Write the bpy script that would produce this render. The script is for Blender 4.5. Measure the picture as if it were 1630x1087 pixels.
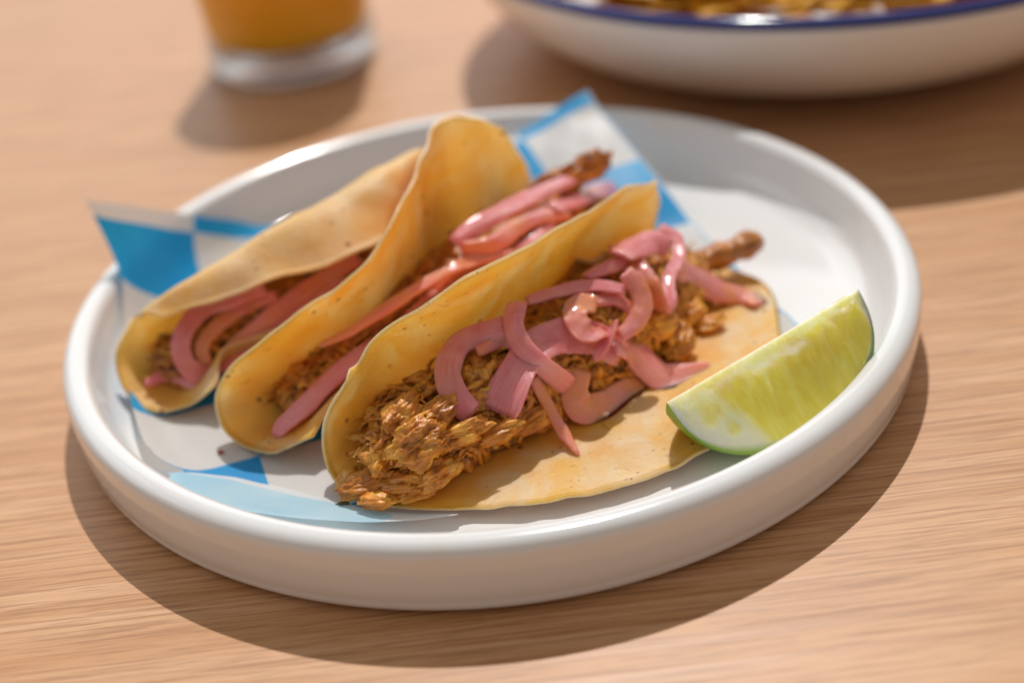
import bpy, math, random
import numpy as np
from mathutils import Vector, Matrix, noise as mnoise

for o in list(bpy.data.objects):
    bpy.data.objects.remove(o, do_unlink=True)
scene = bpy.context.scene
COL = scene.collection

# ---------------------------------------------------------------- camera
cam_d = bpy.data.cameras.new('camera')
cam = bpy.data.objects.new('camera', cam_d)
COL.objects.link(cam)
_p = (0.00559, -0.39152, 0.23953)
_r = (0.99278, -0.06341, -0.10180)
_u = (0.11993, 0.52493, 0.84265)
_d = (0.00000, 0.84878, -0.52874)
cam.matrix_world = Matrix(((_r[0], _u[0], -_d[0], _p[0]), (_r[1], _u[1], -_d[1], _p[1]),
                           (_r[2], _u[2], -_d[2], _p[2]), (0, 0, 0, 1)))
cam_d.sensor_width = 36.0
cam_d.lens = 50.0
cam_d.clip_start = 0.01
cam_d.clip_end = 50.0
cam_d.dof.use_dof = True
cam_d.dof.focus_distance = 0.368
cam_d.dof.aperture_fstop = 4.5
scene.camera = cam

# ---------------------------------------------------------------- light of the room and the sun through its window
world = bpy.data.worlds.new('World')
scene.world = world
world.use_nodes = True
bg = world.node_tree.nodes['Background']
bg.inputs['Color'].default_value = (1.0, 0.95, 0.905, 1)
bg.inputs['Strength'].default_value = 0.335

sun_d = bpy.data.lights.new('sun', 'SUN')
sun_d.energy = 2.75
sun_d.angle = math.radians(0.7)
sun_d.color = (1.0, 0.975, 0.945)
sun = bpy.data.objects.new('sun', sun_d)
COL.objects.link(sun)
sun.location = (0.08, 0.72, 1.0)
sun.rotation_euler = Vector((0.08, 0.75, 1.0)).to_track_quat('Z', 'Y').to_euler()

sheen_d = bpy.data.lights.new('side_sheen_light', 'AREA')  # added area lamp at the left for soft cool sheen, no known source
sheen_d.shape = 'RECTANGLE'
sheen_d.size = 1.3
sheen_d.size_y = 1.0
sheen_d.energy = 4.0
sheen_d.color = (0.80, 0.90, 1.0)
sheen = bpy.data.objects.new('side_sheen_light', sheen_d)
COL.objects.link(sheen)
sheen.location = (-1.5, 0.75, 0.95)
sheen.rotation_euler = Vector((-1.5, 0.7, 0.85)).to_track_quat('Z', 'Y').to_euler()

back_d = bpy.data.lights.new('far_window_light', 'AREA')
back_d.shape = 'RECTANGLE'
back_d.size = 2.6
back_d.size_y = 1.3
back_d.energy = 15.0
back_d.color = (0.90, 0.95, 1.0)
back = bpy.data.objects.new('far_window_light', back_d)
COL.objects.link(back)
back.location = (-0.35, 2.3, 1.05)
back.rotation_euler = Vector((-0.25, 2.2, 0.75)).to_track_quat('Z', 'Y').to_euler()

scene.view_settings.view_transform = 'Standard'
scene.view_settings.look = 'None'
scene.view_settings.exposure = 0.0
scene.view_settings.gamma = 1.0
scene.view_settings.use_curve_mapping = False
scene.render.engine = 'CYCLES'
scene.cycles.max_bounces = 10
scene.cycles.transmission_bounces = 10
scene.cycles.transparent_max_bounces = 12
scene.cycles.caustics_reflective = False
scene.cycles.caustics_refractive = False
scene.cycles.sample_clamp_indirect = 4.0

# geometry data in metres, plate centre at the origin, z up
RIDGE={3: [(-0.038, -0.078, 0.02, 0.013), (-0.026, -0.074, 0.03, 0.018), (-0.008, -0.064, 0.032, 0.016), (0.014, -0.048, 0.033, 0.018), (0.034, -0.03, 0.034, 0.021), (0.052, -0.008, 0.028, 0.017), (0.068, 0.004, 0.018, 0.011)], 2: [(-0.064, -0.046, 0.018, 0.011), (-0.047, -0.036, 0.023, 0.014), (-0.024, -0.019, 0.03, 0.018), (-0.001, 0.004, 0.037, 0.022), (0.018, 0.022, 0.038, 0.021), (0.034, 0.034, 0.032, 0.015), (0.044, 0.042, 0.022, 0.009)], 1: [(-0.106, -0.016, 0.017, 0.011), (-0.09, -0.009, 0.022, 0.013), (-0.07, 0.001, 0.026, 0.014), (-0.049, 0.016, 0.03, 0.015), (-0.03, 0.03, 0.032, 0.015)]}
ONIONS={3:[
 (0.0065,1.00,1.00,[(0.0045,-0.0558,0.0354),(-0.0019,-0.0568,0.0349),(-0.0085,-0.0591,0.0341),(-0.0126,-0.0686,0.0326),(-0.0119,-0.0756,0.0301),(-0.0094,-0.0790,0.0269),(-0.0072,-0.0794,0.0238)]),
 (0.0052,1.00,1.00,[(0.0081,-0.0517,0.0406),(0.0065,-0.0576,0.0383),(0.0074,-0.0635,0.0346),(0.0117,-0.0664,0.0297),(0.0159,-0.0663,0.0244),(0.0198,-0.0648,0.0190)]),
 (0.0090,0.70,1.00,[(0.0361,-0.0528,0.0194),(0.0285,-0.0524,0.0258),(0.0191,-0.0553,0.0297),(0.0113,-0.0610,0.0303),(0.0057,-0.0689,0.0281),(0.0023,-0.0738,0.0247),(-0.0001,-0.0763,0.0210)]),
 (0.0029,1.00,0.10,[(0.0101,-0.0667,0.0250),(0.0133,-0.0698,0.0173),(0.0167,-0.0763,0.0118),(0.0199,-0.0830,0.0090)]),
 (0.0053,0.80,0.60,[(0.0402,-0.0388,0.0386),(0.0432,-0.0412,0.0348),(0.0435,-0.0456,0.0310),(0.0405,-0.0502,0.0280),(0.0357,-0.0524,0.0258)]),
 (0.0060,0.80,0.60,[(0.0304,-0.0489,0.0346),(0.0256,-0.0480,0.0347),(0.0239,-0.0529,0.0334),(0.0264,-0.0570,0.0310),(0.0316,-0.0537,0.0286)]),
 (0.0035,0.90,0.10,[(0.0355,-0.0511,0.0298),(0.0329,-0.0542,0.0273),(0.0296,-0.0579,0.0249),(0.0279,-0.0592,0.0226)]),
 (0.0079,1.00,0.25,[(0.0332,-0.0527,0.0242),(0.0393,-0.0489,0.0189),(0.0433,-0.0511,0.0139),(0.0478,-0.0535,0.0105),(0.0548,-0.0518,0.0092),(0.0618,-0.0480,0.0090)]),
 (0.0078,0.60,0.50,[(0.0238,-0.0604,0.0214),(0.0212,-0.0639,0.0163),(0.0225,-0.0659,0.0122),(0.0288,-0.0633,0.0099),(0.0359,-0.0564,0.0091),(0.0425,-0.0521,0.0090)]),
 (0.0066,1.00,0.80,[(0.0407,-0.0176,0.0358),(0.0438,-0.0286,0.0339),(0.0470,-0.0363,0.0300),(0.0498,-0.0402,0.0242)]),
 (0.0037,0.80,0.70,[(0.0543,-0.0089,0.0354),(0.0586,-0.0130,0.0331),(0.0580,-0.0210,0.0310),(0.0535,-0.0294,0.0288),(0.0524,-0.0382,0.0265),(0.0504,-0.0410,0.0246)]),
 (0.0036,0.70,0.70,[(0.0110,-0.0449,0.0362),(0.0206,-0.0420,0.0363),(0.0307,-0.0395,0.0354),(0.0395,-0.0405,0.0334)]),
 (0.0078,0.80,0.60,[(0.0395,-0.0292,0.0390),(0.0460,-0.0210,0.0365),(0.0523,-0.0154,0.0341),(0.0561,-0.0161,0.0318)]),
 (0.0037,0.70,0.70,[(0.0285,-0.0353,0.0366),(0.0364,-0.0303,0.0359),(0.0424,-0.0257,0.0346)]),
 (0.0039,0.70,0.70,[(0.0214,-0.0503,0.0338),(0.0291,-0.0436,0.0329),(0.0374,-0.0412,0.0308),(0.0413,-0.0443,0.0274)]),
 (0.0074,0.80,0.80,[(0.0581,-0.0187,0.0254),(0.0644,-0.0139,0.0185),(0.0724,-0.0124,0.0127),(0.0793,-0.0119,0.0097),(0.0833,-0.0183,0.0090)]),
 (0.0031,0.70,0.70,[(-0.0041,-0.0632,0.0330),(0.0030,-0.0580,0.0319),(0.0095,-0.0618,0.0302)]),
],2:[
 (0.0055,0.80,0.90,[(-0.0080,-0.0095,0.0386),(-0.0031,-0.0044,0.0400),(0.0055,0.0020,0.0408),(0.0172,0.0128,0.0404),(0.0307,0.0250,0.0390)]),
 (0.0053,0.80,0.80,[(-0.0062,-0.0111,0.0370),(0.0034,-0.0097,0.0367),(0.0129,0.0025,0.0365),(0.0208,0.0082,0.0356),(0.0283,0.0115,0.0338)]),
 (0.0063,0.80,0.90,[(0.0234,0.0100,0.0370),(0.0312,0.0205,0.0334),(0.0402,0.0425,0.0245),(0.0527,0.0763,0.0090)]),
 (0.0049,0.50,0.80,[(-0.0258,-0.0343,0.0266),(-0.0161,-0.0257,0.0292),(-0.0042,-0.0153,0.0310),(0.0110,-0.0066,0.0318)]),
 (0.0040,0.20,0.80,[(-0.0496,-0.0429,0.0286),(-0.0416,-0.0405,0.0303),(-0.0303,-0.0327,0.0323),(-0.0201,-0.0257,0.0343),(-0.0065,-0.0175,0.0358)]),
 (0.0054,0.50,0.70,[(-0.0649,-0.0568,0.0090),(-0.0611,-0.0560,0.0127),(-0.0551,-0.0539,0.0163),(-0.0485,-0.0491,0.0198),(-0.0400,-0.0433,0.0230),(-0.0305,-0.0379,0.0258)]),
 (0.0034,0.50,0.80,[(-0.0297,-0.0350,0.0254),(-0.0180,-0.0253,0.0288),(-0.0060,-0.0136,0.0314),(0.0040,-0.0091,0.0330)]),
 (0.0039,0.50,0.60,[(0.0077,-0.0083,0.0310),(0.0161,-0.0009,0.0314),(0.0237,0.0070,0.0318)]),
 (0.0034,0.50,0.60,[(-0.0156,-0.0250,0.0326),(-0.0096,-0.0171,0.0338),(0.0001,-0.0121,0.0337),(0.0097,-0.0090,0.0322)]),
 (0.0028,0.50,0.60,[(-0.0411,-0.0422,0.0218),(-0.0316,-0.0366,0.0245),(-0.0220,-0.0293,0.0274)]),
],1:[
 (0.0054,0.70,0.80,[(-0.0683,-0.0053,0.0298),(-0.0770,-0.0085,0.0286),(-0.0869,-0.0093,0.0268),(-0.0924,-0.0149,0.0238),(-0.0945,-0.0203,0.0192),(-0.0919,-0.0242,0.0141),(-0.0846,-0.0216,0.0090)]),
 (0.0042,0.70,0.70,[(-0.0651,-0.0057,0.0262),(-0.0750,-0.0083,0.0246),(-0.0837,-0.0140,0.0220),(-0.0884,-0.0187,0.0181),(-0.0876,-0.0213,0.0134)]),
 (0.0047,0.30,0.80,[(-0.0810,-0.0176,0.0170),(-0.0715,-0.0129,0.0201),(-0.0618,-0.0050,0.0231),(-0.0500,0.0037,0.0256),(-0.0399,0.0103,0.0274)]),
 (0.0034,0.50,0.70,[(-0.1060,-0.0259,0.0122),(-0.1010,-0.0215,0.0118),(-0.0935,-0.0248,0.0106),(-0.0876,-0.0286,0.0090)]),
 (0.0039,0.50,0.70,[(-0.0742,-0.0147,0.0158),(-0.0642,-0.0092,0.0191),(-0.0544,-0.0008,0.0219),(-0.0453,0.0050,0.0242)]),
 (0.0035,0.50,0.70,[(-0.0844,-0.0205,0.0106),(-0.0764,-0.0165,0.0138),(-0.0683,-0.0124,0.0170)]),
],}
TACO={1:[
 [(-0.0969,-0.0188,0.0310),(-0.1067,-0.0100,0.0280),(-0.1154,-0.0143,0.0180),(-0.1128,-0.0247,0.0105),(-0.1043,-0.0342,0.0079),(-0.0942,-0.0366,0.0090),(-0.0823,-0.0368,0.0160)],
 [(-0.0833,-0.0193,0.0340),(-0.0890,-0.0127,0.0380),(-0.0992,-0.0041,0.0210),(-0.0970,-0.0062,0.0113),(-0.0905,-0.0124,0.0078),(-0.0855,-0.0172,0.0106),(-0.0804,-0.0221,0.0190)],
 [(-0.0623,-0.0148,0.0370),(-0.0660,-0.0003,0.0440),(-0.0839,0.0059,0.0240),(-0.0818,0.0038,0.0113),(-0.0753,-0.0024,0.0078),(-0.0681,-0.0093,0.0111),(-0.0609,-0.0162,0.0210)],
 [(-0.0431,-0.0114,0.0390),(-0.0424,0.0125,0.0490),(-0.0676,0.0120,0.0260),(-0.0655,0.0100,0.0113),(-0.0590,0.0038,0.0078),(-0.0511,-0.0038,0.0113),(-0.0431,-0.0114,0.0220)],
 [(-0.0294,-0.0017,0.0400),(-0.0281,0.0236,0.0510),(-0.0553,0.0231,0.0280),(-0.0524,0.0203,0.0113),(-0.0452,0.0134,0.0078),(-0.0387,0.0072,0.0113),(-0.0323,0.0010,0.0220)],
 [(-0.0238,0.0169,0.0410),(-0.0196,0.0362,0.0490),(-0.0454,0.0376,0.0260),(-0.0433,0.0356,0.0113),(-0.0368,0.0294,0.0078),(-0.0325,0.0252,0.0109),(-0.0282,0.0211,0.0200)],
 [(-0.0197,0.0374,0.0380),(-0.0131,0.0508,0.0420),(-0.0356,0.0525,0.0220),(-0.0341,0.0512,0.0113),(-0.0284,0.0456,0.0078),(-0.0255,0.0429,0.0098),(-0.0226,0.0401,0.0160)]],
2:[
 [(-0.0707,-0.0483,0.0310),(-0.0768,-0.0482,0.0250),(-0.0809,-0.0479,0.0160),(-0.0795,-0.0520,0.0100),(-0.0726,-0.0589,0.0079),(-0.0636,-0.0653,0.0095),(-0.0521,-0.0666,0.0140)],
 [(-0.0578,-0.0459,0.0390),(-0.0636,-0.0405,0.0295),(-0.0658,-0.0384,0.0200),(-0.0640,-0.0401,0.0113),(-0.0578,-0.0459,0.0078),(-0.0519,-0.0513,0.0109),(-0.0461,-0.0568,0.0200)],
 [(-0.0372,-0.0377,0.0470),(-0.0437,-0.0315,0.0335),(-0.0467,-0.0288,0.0200),(-0.0452,-0.0302,0.0113),(-0.0394,-0.0356,0.0078),(-0.0335,-0.0411,0.0123),(-0.0277,-0.0465,0.0260)],
 [(-0.0271,-0.0279,0.0530),(-0.0333,-0.0221,0.0365),(-0.0359,-0.0197,0.0200),(-0.0344,-0.0211,0.0113),(-0.0286,-0.0265,0.0078),(-0.0220,-0.0327,0.0133),(-0.0154,-0.0388,0.0300)],
 [(-0.0183,-0.0104,0.0600),(-0.0234,-0.0056,0.0400),(-0.0248,-0.0043,0.0200),(-0.0226,-0.0063,0.0113),(-0.0161,-0.0124,0.0078),(-0.0077,-0.0202,0.0138),(0.0007,-0.0281,0.0320)],
 [(-0.0085,0.0209,0.0660),(-0.0096,0.0220,0.0430),(-0.0070,0.0196,0.0200),(-0.0055,0.0182,0.0113),(0.0003,0.0128,0.0078),(0.0112,0.0026,0.0133),(0.0222,-0.0076,0.0300)],
 [(0.0003,0.0255,0.0640),(0.0003,0.0255,0.0420),(0.0040,0.0221,0.0200),(0.0051,0.0211,0.0113),(0.0105,0.0160,0.0078),(0.0215,0.0058,0.0118),(0.0324,-0.0044,0.0240)],
 [(0.0107,0.0304,0.0560),(0.0156,0.0394,0.0420),(0.0186,0.0528,0.0260),(0.0218,0.0611,0.0130),(0.0275,0.0597,0.0079),(0.0376,0.0486,0.0085),(0.0499,0.0394,0.0140)]],
3:[
 [(-0.0379,-0.0698,0.0360),(-0.0451,-0.0730,0.0280),(-0.0489,-0.0743,0.0180),(-0.0484,-0.0764,0.0105),(-0.0441,-0.0840,0.0079),(-0.0359,-0.0916,0.0079),(-0.0250,-0.0958,0.0079)],
 [(-0.0263,-0.0667,0.0460),(-0.0314,-0.0599,0.0330),(-0.0335,-0.0571,0.0200),(-0.0317,-0.0595,0.0113),(-0.0263,-0.0667,0.0078),(-0.0191,-0.0827,0.0079),(-0.0118,-0.0987,0.0080)],
 [(-0.0084,-0.0631,0.0540),(-0.0144,-0.0551,0.0370),(-0.0174,-0.0511,0.0200),(-0.0156,-0.0535,0.0113),(-0.0102,-0.0607,0.0078),(-0.0020,-0.0806,0.0079),(0.0062,-0.1006,0.0082)],
 [(0.0130,-0.0466,0.0550),(0.0064,-0.0378,0.0375),(0.0028,-0.0330,0.0200),(0.0049,-0.0358,0.0113),(0.0106,-0.0434,0.0078),(0.0193,-0.0707,0.0079),(0.0279,-0.0980,0.0080)],
 [(0.0305,-0.0281,0.0530),(0.0239,-0.0193,0.0365),(0.0203,-0.0145,0.0200),(0.0224,-0.0173,0.0113),(0.0281,-0.0249,0.0078),(0.0377,-0.0580,0.0080),(0.0472,-0.0911,0.0086)],
 [(0.0460,-0.0045,0.0480),(0.0400,0.0035,0.0340),(0.0370,0.0075,0.0200),(0.0391,0.0047,0.0113),(0.0448,-0.0029,0.0078),(0.0563,-0.0381,0.0082),(0.0677,-0.0732,0.0095)],
 [(0.0555,0.0099,0.0420),(0.0579,0.0167,0.0300),(0.0571,0.0211,0.0160),(0.0611,0.0191,0.0095),(0.0667,0.0183,0.0078),(0.0870,-0.0037,0.0080),(0.0849,-0.0377,0.0086)]],
}
CHUNK3=[(-0.0210,-0.0870,0.0220),(-0.0318,-0.0828,0.0170),(-0.0363,-0.0879,0.0110),(-0.0279,-0.0912,0.0110),(-0.0191,-0.0905,0.0140),(-0.0105,-0.0849,0.0220),(-0.0156,-0.0808,0.0270),(-0.0015,-0.0812,0.0180),(-0.0256,-0.0801,0.0270),(0.0090,-0.0712,0.0140),(0.0540,-0.0411,0.0140),(0.0487,-0.0408,0.0200),(0.0605,-0.0246,0.0130),(0.0655,-0.0282,0.0100),(-0.0347,-0.0945,0.0100),(-0.0249,-0.0930,0.0090),(-0.0417,-0.0836,0.0100)]
SAUSAGE=[(0.0617,0.0001,0.0140),(0.0691,0.0017,0.0160),(0.0778,0.0050,0.0160),(0.0856,0.0084,0.0170),(0.0885,0.0116,0.0170)]
MEATTIP2=[(0.0229,0.0300,0.0340),(0.0304,0.0309,0.0360),(0.0371,0.0352,0.0370)]
LIME=[(0.0440,-0.0862,0.0250),(0.1009,-0.0613,0.0370)]
PAPERPT=[(-0.1277,0.0376,0.0470),(0.0452,0.1129,0.0315)]
FOLD=[(-0.0949,-0.0680,0.0090),(-0.0882,-0.0687,0.0085),(-0.0776,-0.0710,0.0075),(-0.0649,-0.0774,0.0072),(-0.0559,-0.0822,0.0072),(-0.0454,-0.0883,0.0072),(-0.0351,-0.0941,0.0072),(-0.0251,-0.0978,0.0074),(-0.0136,-0.1000,0.0076)]
CRUMB=[(-0.0809,-0.0577,0.0072),(-0.0442,-0.0907,0.0085),(0.0995,0.0807,0.0229)]
CAM_POS=(0.00559,-0.39152,0.23953); CAM_R=(0.99278,-0.06341,-0.10180); CAM_U=(0.11993,0.52493,0.84265); CAM_D=(0.00000,0.84878,-0.52874)

# ---------------------------------------------------------------- helpers
rng = random.Random(7)
nrng = np.random.default_rng(11)


def tag(o, label=None, cat=None, group=None, kind=None):
    if label: o['label'] = label
    if cat: o['category'] = cat
    if group: o['group'] = group
    if kind: o['kind'] = kind
    return o


def empty(name, loc=(0, 0, 0)):
    o = bpy.data.objects.new(name, None)
    o.empty_display_size = 0.01
    o.location = loc
    COL.objects.link(o)
    return o


def mesh_obj(name, verts, faces, mat, parent=None, smooth=True, attrs=None, sharp=None):
    me = bpy.data.meshes.new(name)
    verts = np.asarray(verts, float)
    if parent is not None:
        verts = verts - np.array(parent.location)
    me.from_pydata(verts.tolist(), [], faces if isinstance(faces, list) else faces.tolist())
    me.update()
    if smooth:
        me.polygons.foreach_set('use_smooth', np.ones(len(me.polygons), bool))
    for an, av in (attrs or {}).items():
        at = me.attributes.new(an, 'FLOAT', 'POINT')
        at.data.foreach_set('value', np.asarray(av, np.float32))
    if sharp:
        me.set_sharp_from_angle(angle=math.radians(sharp))
    me.materials.append(mat)
    o = bpy.data.objects.new(name, me)
    if parent is not None:
        o.parent = parent
    COL.objects.link(o)
    return o


def grid_faces(n, m, close_m=False, close_n=False, flip=False):
    f = []
    for i in range(n if close_n else n - 1):
        for j in range(m if close_m else m - 1):
            i2 = (i + 1) % n
            j2 = (j + 1) % m
            q = (i * m + j, i2 * m + j, i2 * m + j2, i * m + j2)
            f.append(q[::-1] if flip else q)
    return f


def spline(P, n):
    """centripetal curve through P, resampled evenly"""
    P = np.asarray(P, float)
    if len(P) == 2:
        t = np.linspace(0, 1, n)[:, None]
        return P[0] * (1 - t) + P[1] * t
    Q = np.vstack([2 * P[0] - P[1], P, 2 * P[-1] - P[-2]])
    out = []
    for i in range(1, len(Q) - 2):
        p0, p1, p2, p3 = Q[i - 1:i + 3]
        d = lambda a, b: max(np.linalg.norm(b - a), 1e-7) ** 0.5
        t0 = 0; t1 = t0 + d(p0, p1); t2 = t1 + d(p1, p2); t3 = t2 + d(p2, p3)
        t = np.linspace(t1, t2, 14, endpoint=False)[:, None]
        A1 = (t1 - t) / (t1 - t0) * p0 + (t - t0) / (t1 - t0) * p1
        A2 = (t2 - t) / (t2 - t1) * p1 + (t - t1) / (t2 - t1) * p2
        A3 = (t3 - t) / (t3 - t2) * p2 + (t - t2) / (t3 - t2) * p3
        B1 = (t2 - t) / (t2 - t0) * A1 + (t - t0) / (t2 - t0) * A2
        B2 = (t3 - t) / (t3 - t1) * A2 + (t - t1) / (t3 - t1) * A3
        out.append((t2 - t) / (t2 - t1) * B1 + (t - t1) / (t2 - t1) * B2)
    C = np.vstack(out + [P[-1:]])
    s = np.r_[0, np.cumsum(np.linalg.norm(np.diff(C, axis=0), axis=1))]
    q = np.linspace(0, s[-1], n)
    return np.stack([np.interp(q, s, C[:, k]) for k in range(C.shape[1])], 1)


def nz(v, scale, seed=0.0):
    return mnoise.noise(Vector((v[0] * scale + seed, v[1] * scale - seed * .7, v[2] * scale + seed * .3)))


def fbm(v, scale, seed=0.0, octv=3):
    a, s, r = 1.0, scale, 0.0
    for k in range(octv):
        r += a * nz(v, s, seed + 7.3 * k)
        a *= .5
        s *= 2.1
    return r


def unit(v):
    return v / (np.linalg.norm(v, axis=-1, keepdims=True) + 1e-12)


def lathe(profile, seg=96):
    pr = np.asarray(profile, float)
    t = np.linspace(0, 2 * np.pi, seg, endpoint=False)
    V = np.stack([np.outer(np.cos(t), pr[:, 0]), np.outer(np.sin(t), pr[:, 0]), np.tile(pr[:, 1], (seg, 1))], -1)
    return V.reshape(-1, 3), grid_faces(seg, len(pr), close_n=True)


def tube(path, radii, sides=6, flat=1.0, up=(0, 0, 1), twist=0.0):
    """closed swept tube; flat squeezes the section along its normal"""
    P = np.asarray(path, float)
    n = len(P)
    T = unit(np.gradient(P, axis=0))
    up = np.asarray(up, float)
    S = np.cross(T, up)
    S = unit(S + 1e-9)
    N = unit(np.cross(S, T))
    V = []
    for i in range(n):
        a = np.linspace(0, 2 * np.pi, sides, endpoint=False) + twist * i / n
        r = radii[i]
        V.append(P[i] + np.outer(np.cos(a), S[i]) * r + np.outer(np.sin(a), N[i]) * r * flat)
    V = np.vstack(V)
    F = grid_faces(n, sides, close_m=True)
    F.append(tuple(range(sides)))
    F.append(tuple(range((n - 1) * sides, n * sides))[::-1])
    return V, F


# ---------------------------------------------------------------- materials
class NT:
    def __init__(self, name):
        self.m = bpy.data.materials.new(name)
        self.m.use_nodes = True
        self.t = self.m.node_tree
        self.b = self.t.nodes['Principled BSDF']
        self.out = self.t.nodes['Material Output']

    def n(self, typ, **kw):
        nd = self.t.nodes.new(typ)
        for k, v in kw.items():
            if k.startswith('_'):
                setattr(nd, k[1:], v)
            else:
                key = int(k[1:]) if k[0] == 'i' and k[1:].isdigit() else k.replace('__', ' ')
                s = nd.inputs[key]
                if isinstance(v, bpy.types.NodeSocket):
                    self.t.links.new(v, s)
                else:
                    s.default_value = v
        return nd

    def link(self, a, b):
        self.t.links.new(a, b)

    def setp(self, **kw):
        for k, v in kw.items():
            s = self.b.inputs[k.replace('__', ' ')]
            if isinstance(v, bpy.types.NodeSocket):
                self.t.links.new(v, s)
            else:
                s.default_value = v

    def coords(self, scale=(1, 1, 1), rot=(0, 0, 0), obj=True):
        tc = self.n('ShaderNodeTexCoord')
        mp = self.n('ShaderNodeMapping', Scale=scale, Rotation=rot, Vector=tc.outputs['Object'])
        return mp.outputs[0]

    def noise(self, vec, scale, detail=3, rough=.55, dist=0.0):
        return self.n('ShaderNodeTexNoise', Vector=vec, Scale=scale, Detail=detail, Roughness=rough, Distortion=dist).outputs[0]

    def ramp(self, fac, stops, interp='LINEAR'):
        r = self.n('ShaderNodeValToRGB', Fac=fac)
        e = r.color_ramp.elements
        r.color_ramp.interpolation = interp
        while len(e) < len(stops):
            e.new(.5)
        for k, (pos, c) in enumerate(stops):
            e[k].position = pos
            if isinstance(c, (int, float)):
                c = (c, c, c)
            e[k].color = (*c, 1)
        return r.outputs[0]

    def mix(self, fac, a, b, mode='MIX'):
        m = self.t.nodes.new('ShaderNodeMix')
        m.data_type = 'RGBA'
        m.blend_type = mode
        for s, v in ((m.inputs[0], fac), (m.inputs[6], a), (m.inputs[7], b)):
            if isinstance(v, bpy.types.NodeSocket):
                self.t.links.new(v, s)
            elif isinstance(v, (int, float)):
                s.default_value = v
            else:
                s.default_value = (*v, 1)
        return m.outputs[2]

    def math(self, op, a, b=0.0):
        m = self.n('ShaderNodeMath', _operation=op, i0=a, i1=b)
        return m.outputs[0]

    def bump(self, h, strength=.3, dist=.001, normal=None):
        kw = dict(Height=h, Strength=strength, Distance=dist)
        if normal is not None:
            kw['Normal'] = normal
        b = self.n('ShaderNodeBump', **kw)
        return b.outputs[0]

    def attr(self, name):
        return self.n('ShaderNodeAttribute', _attribute_name=name).outputs['Fac']

    def translucent(self, fac, color, normal=None):
        t = self.n('ShaderNodeBsdfTranslucent', Color=color if isinstance(color, bpy.types.NodeSocket) else (*color, 1))
        mx = self.n('ShaderNodeMixShader', i0=fac, i1=self.b.outputs[0], i2=t.outputs[0])
        self.link(mx.outputs[0], self.out.inputs['Surface'])


def mat_wood():
    a = NT('pale_oak_veneer')
    rot = (0, 0, math.radians(17))
    v1 = a.coords((1.0, 9.0, 1), rot)
    v2 = a.coords((20.0, 780.0, 1), rot)
    v3 = a.coords((4.0, 165.0, 1), rot)
    v4 = a.coords((60.0, 1900.0, 1), rot)
    broad = a.noise(v1, 6.0, 4, .6, .6)
    fine = a.noise(v2, 1.0, 4, .65)
    mid = a.noise(v3, 1.0, 4, .6, .12)
    pore = a.noise(v4, 1.0, 2, .5)
    c = a.ramp(broad, [(.30, (.535, .26, .108)), (.70, (.625, .33, .150))])
    c = a.mix(a.ramp(mid, [(.40, 0.0), (.66, .80)]), c, (.71, .415, .225))
    c = a.mix(a.ramp(fine, [(.37, .90), (.53, 0.0)]), c, (.405, .185, .072))
    c = a.mix(a.ramp(pore, [(.33, .6), (.42, 0.0)]), c, (.32, .155, .075))
    h = a.math('ADD', fine, a.math('MULTIPLY', pore, .6))
    a.setp(Base__Color=c, Roughness=a.ramp(mid, [(.3, .38), (.7, .50)]), Specular__IOR__Level=.42, Normal=a.bump(h, .12, .0006))
    return a.m


def mat_ceramic(name, col, rough=.12, stain=0.0):
    a = NT(name)
    v = a.coords()
    n1 = a.noise(v, 60, 3)
    c = a.mix(a.ramp(n1, [(.35, 0.0), (.75, .35)]), col, tuple(x * .965 for x in col))
    c = a.mix(a.ramp(a.noise(v, 32, 4, .65, .5), [(.60, 0.0), (.80, stain)]), c, (col[0], col[1] * .86, col[2] * .62))
    a.setp(Base__Color=c, Roughness=rough, Specular__IOR__Level=.5, Coat__Weight=.35, Coat__Roughness=.06,
           Normal=a.bump(a.noise(v, 90, 2), .03, .001))
    return a.m


def mat_paper(no_glare=True):
    a = NT('checked_paper' if no_glare else 'paper_glare')
    u, v = a.attr('pu'), a.attr('pv')
    S = .033
    # squares printed on the sheet
    fu = a.math('FLOOR', a.math('DIVIDE', u, S))
    fv = a.math('FLOOR', a.math('DIVIDE', v, S))
    par = a.math('MODULO', a.math('ADD', a.math('ADD', fu, fv), 20.0), 2.0)
    vec = a.coords()
    fine = a.noise(vec, 900, 3, .6)
    big = a.noise(vec, 45, 3)
    blue = a.mix(a.ramp(big, [(.3, 0.0), (.75, .6)]), (.012, .37, .76), (.05, .47, .82))
    white = a.mix(a.ramp(big, [(.3, 0.0), (.7, .4)]), (.80, .785, .76), (.76, .745, .72))
    stain = a.ramp(a.noise(vec, 28, 4, .65), [(.60, 0.0), (.78, .40)])
    white = a.mix(stain, white, (.80, .62, .34))
    if no_glare:
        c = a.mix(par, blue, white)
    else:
        c = a.mix(par, a.mix(a.ramp(big, [(.3, 0.0), (.7, 1.0)]), (.47, .73, .87), (.64, .82, .89)), (.80, .82, .83))  # paler blue and white: sheen of the light put into the paper colour
    a.setp(Base__Color=c, Roughness=.42, Specular__IOR__Level=.35, Normal=a.bump(fine, .12, .0004))
    a.translucent(.40, c)
    return a.m


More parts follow.
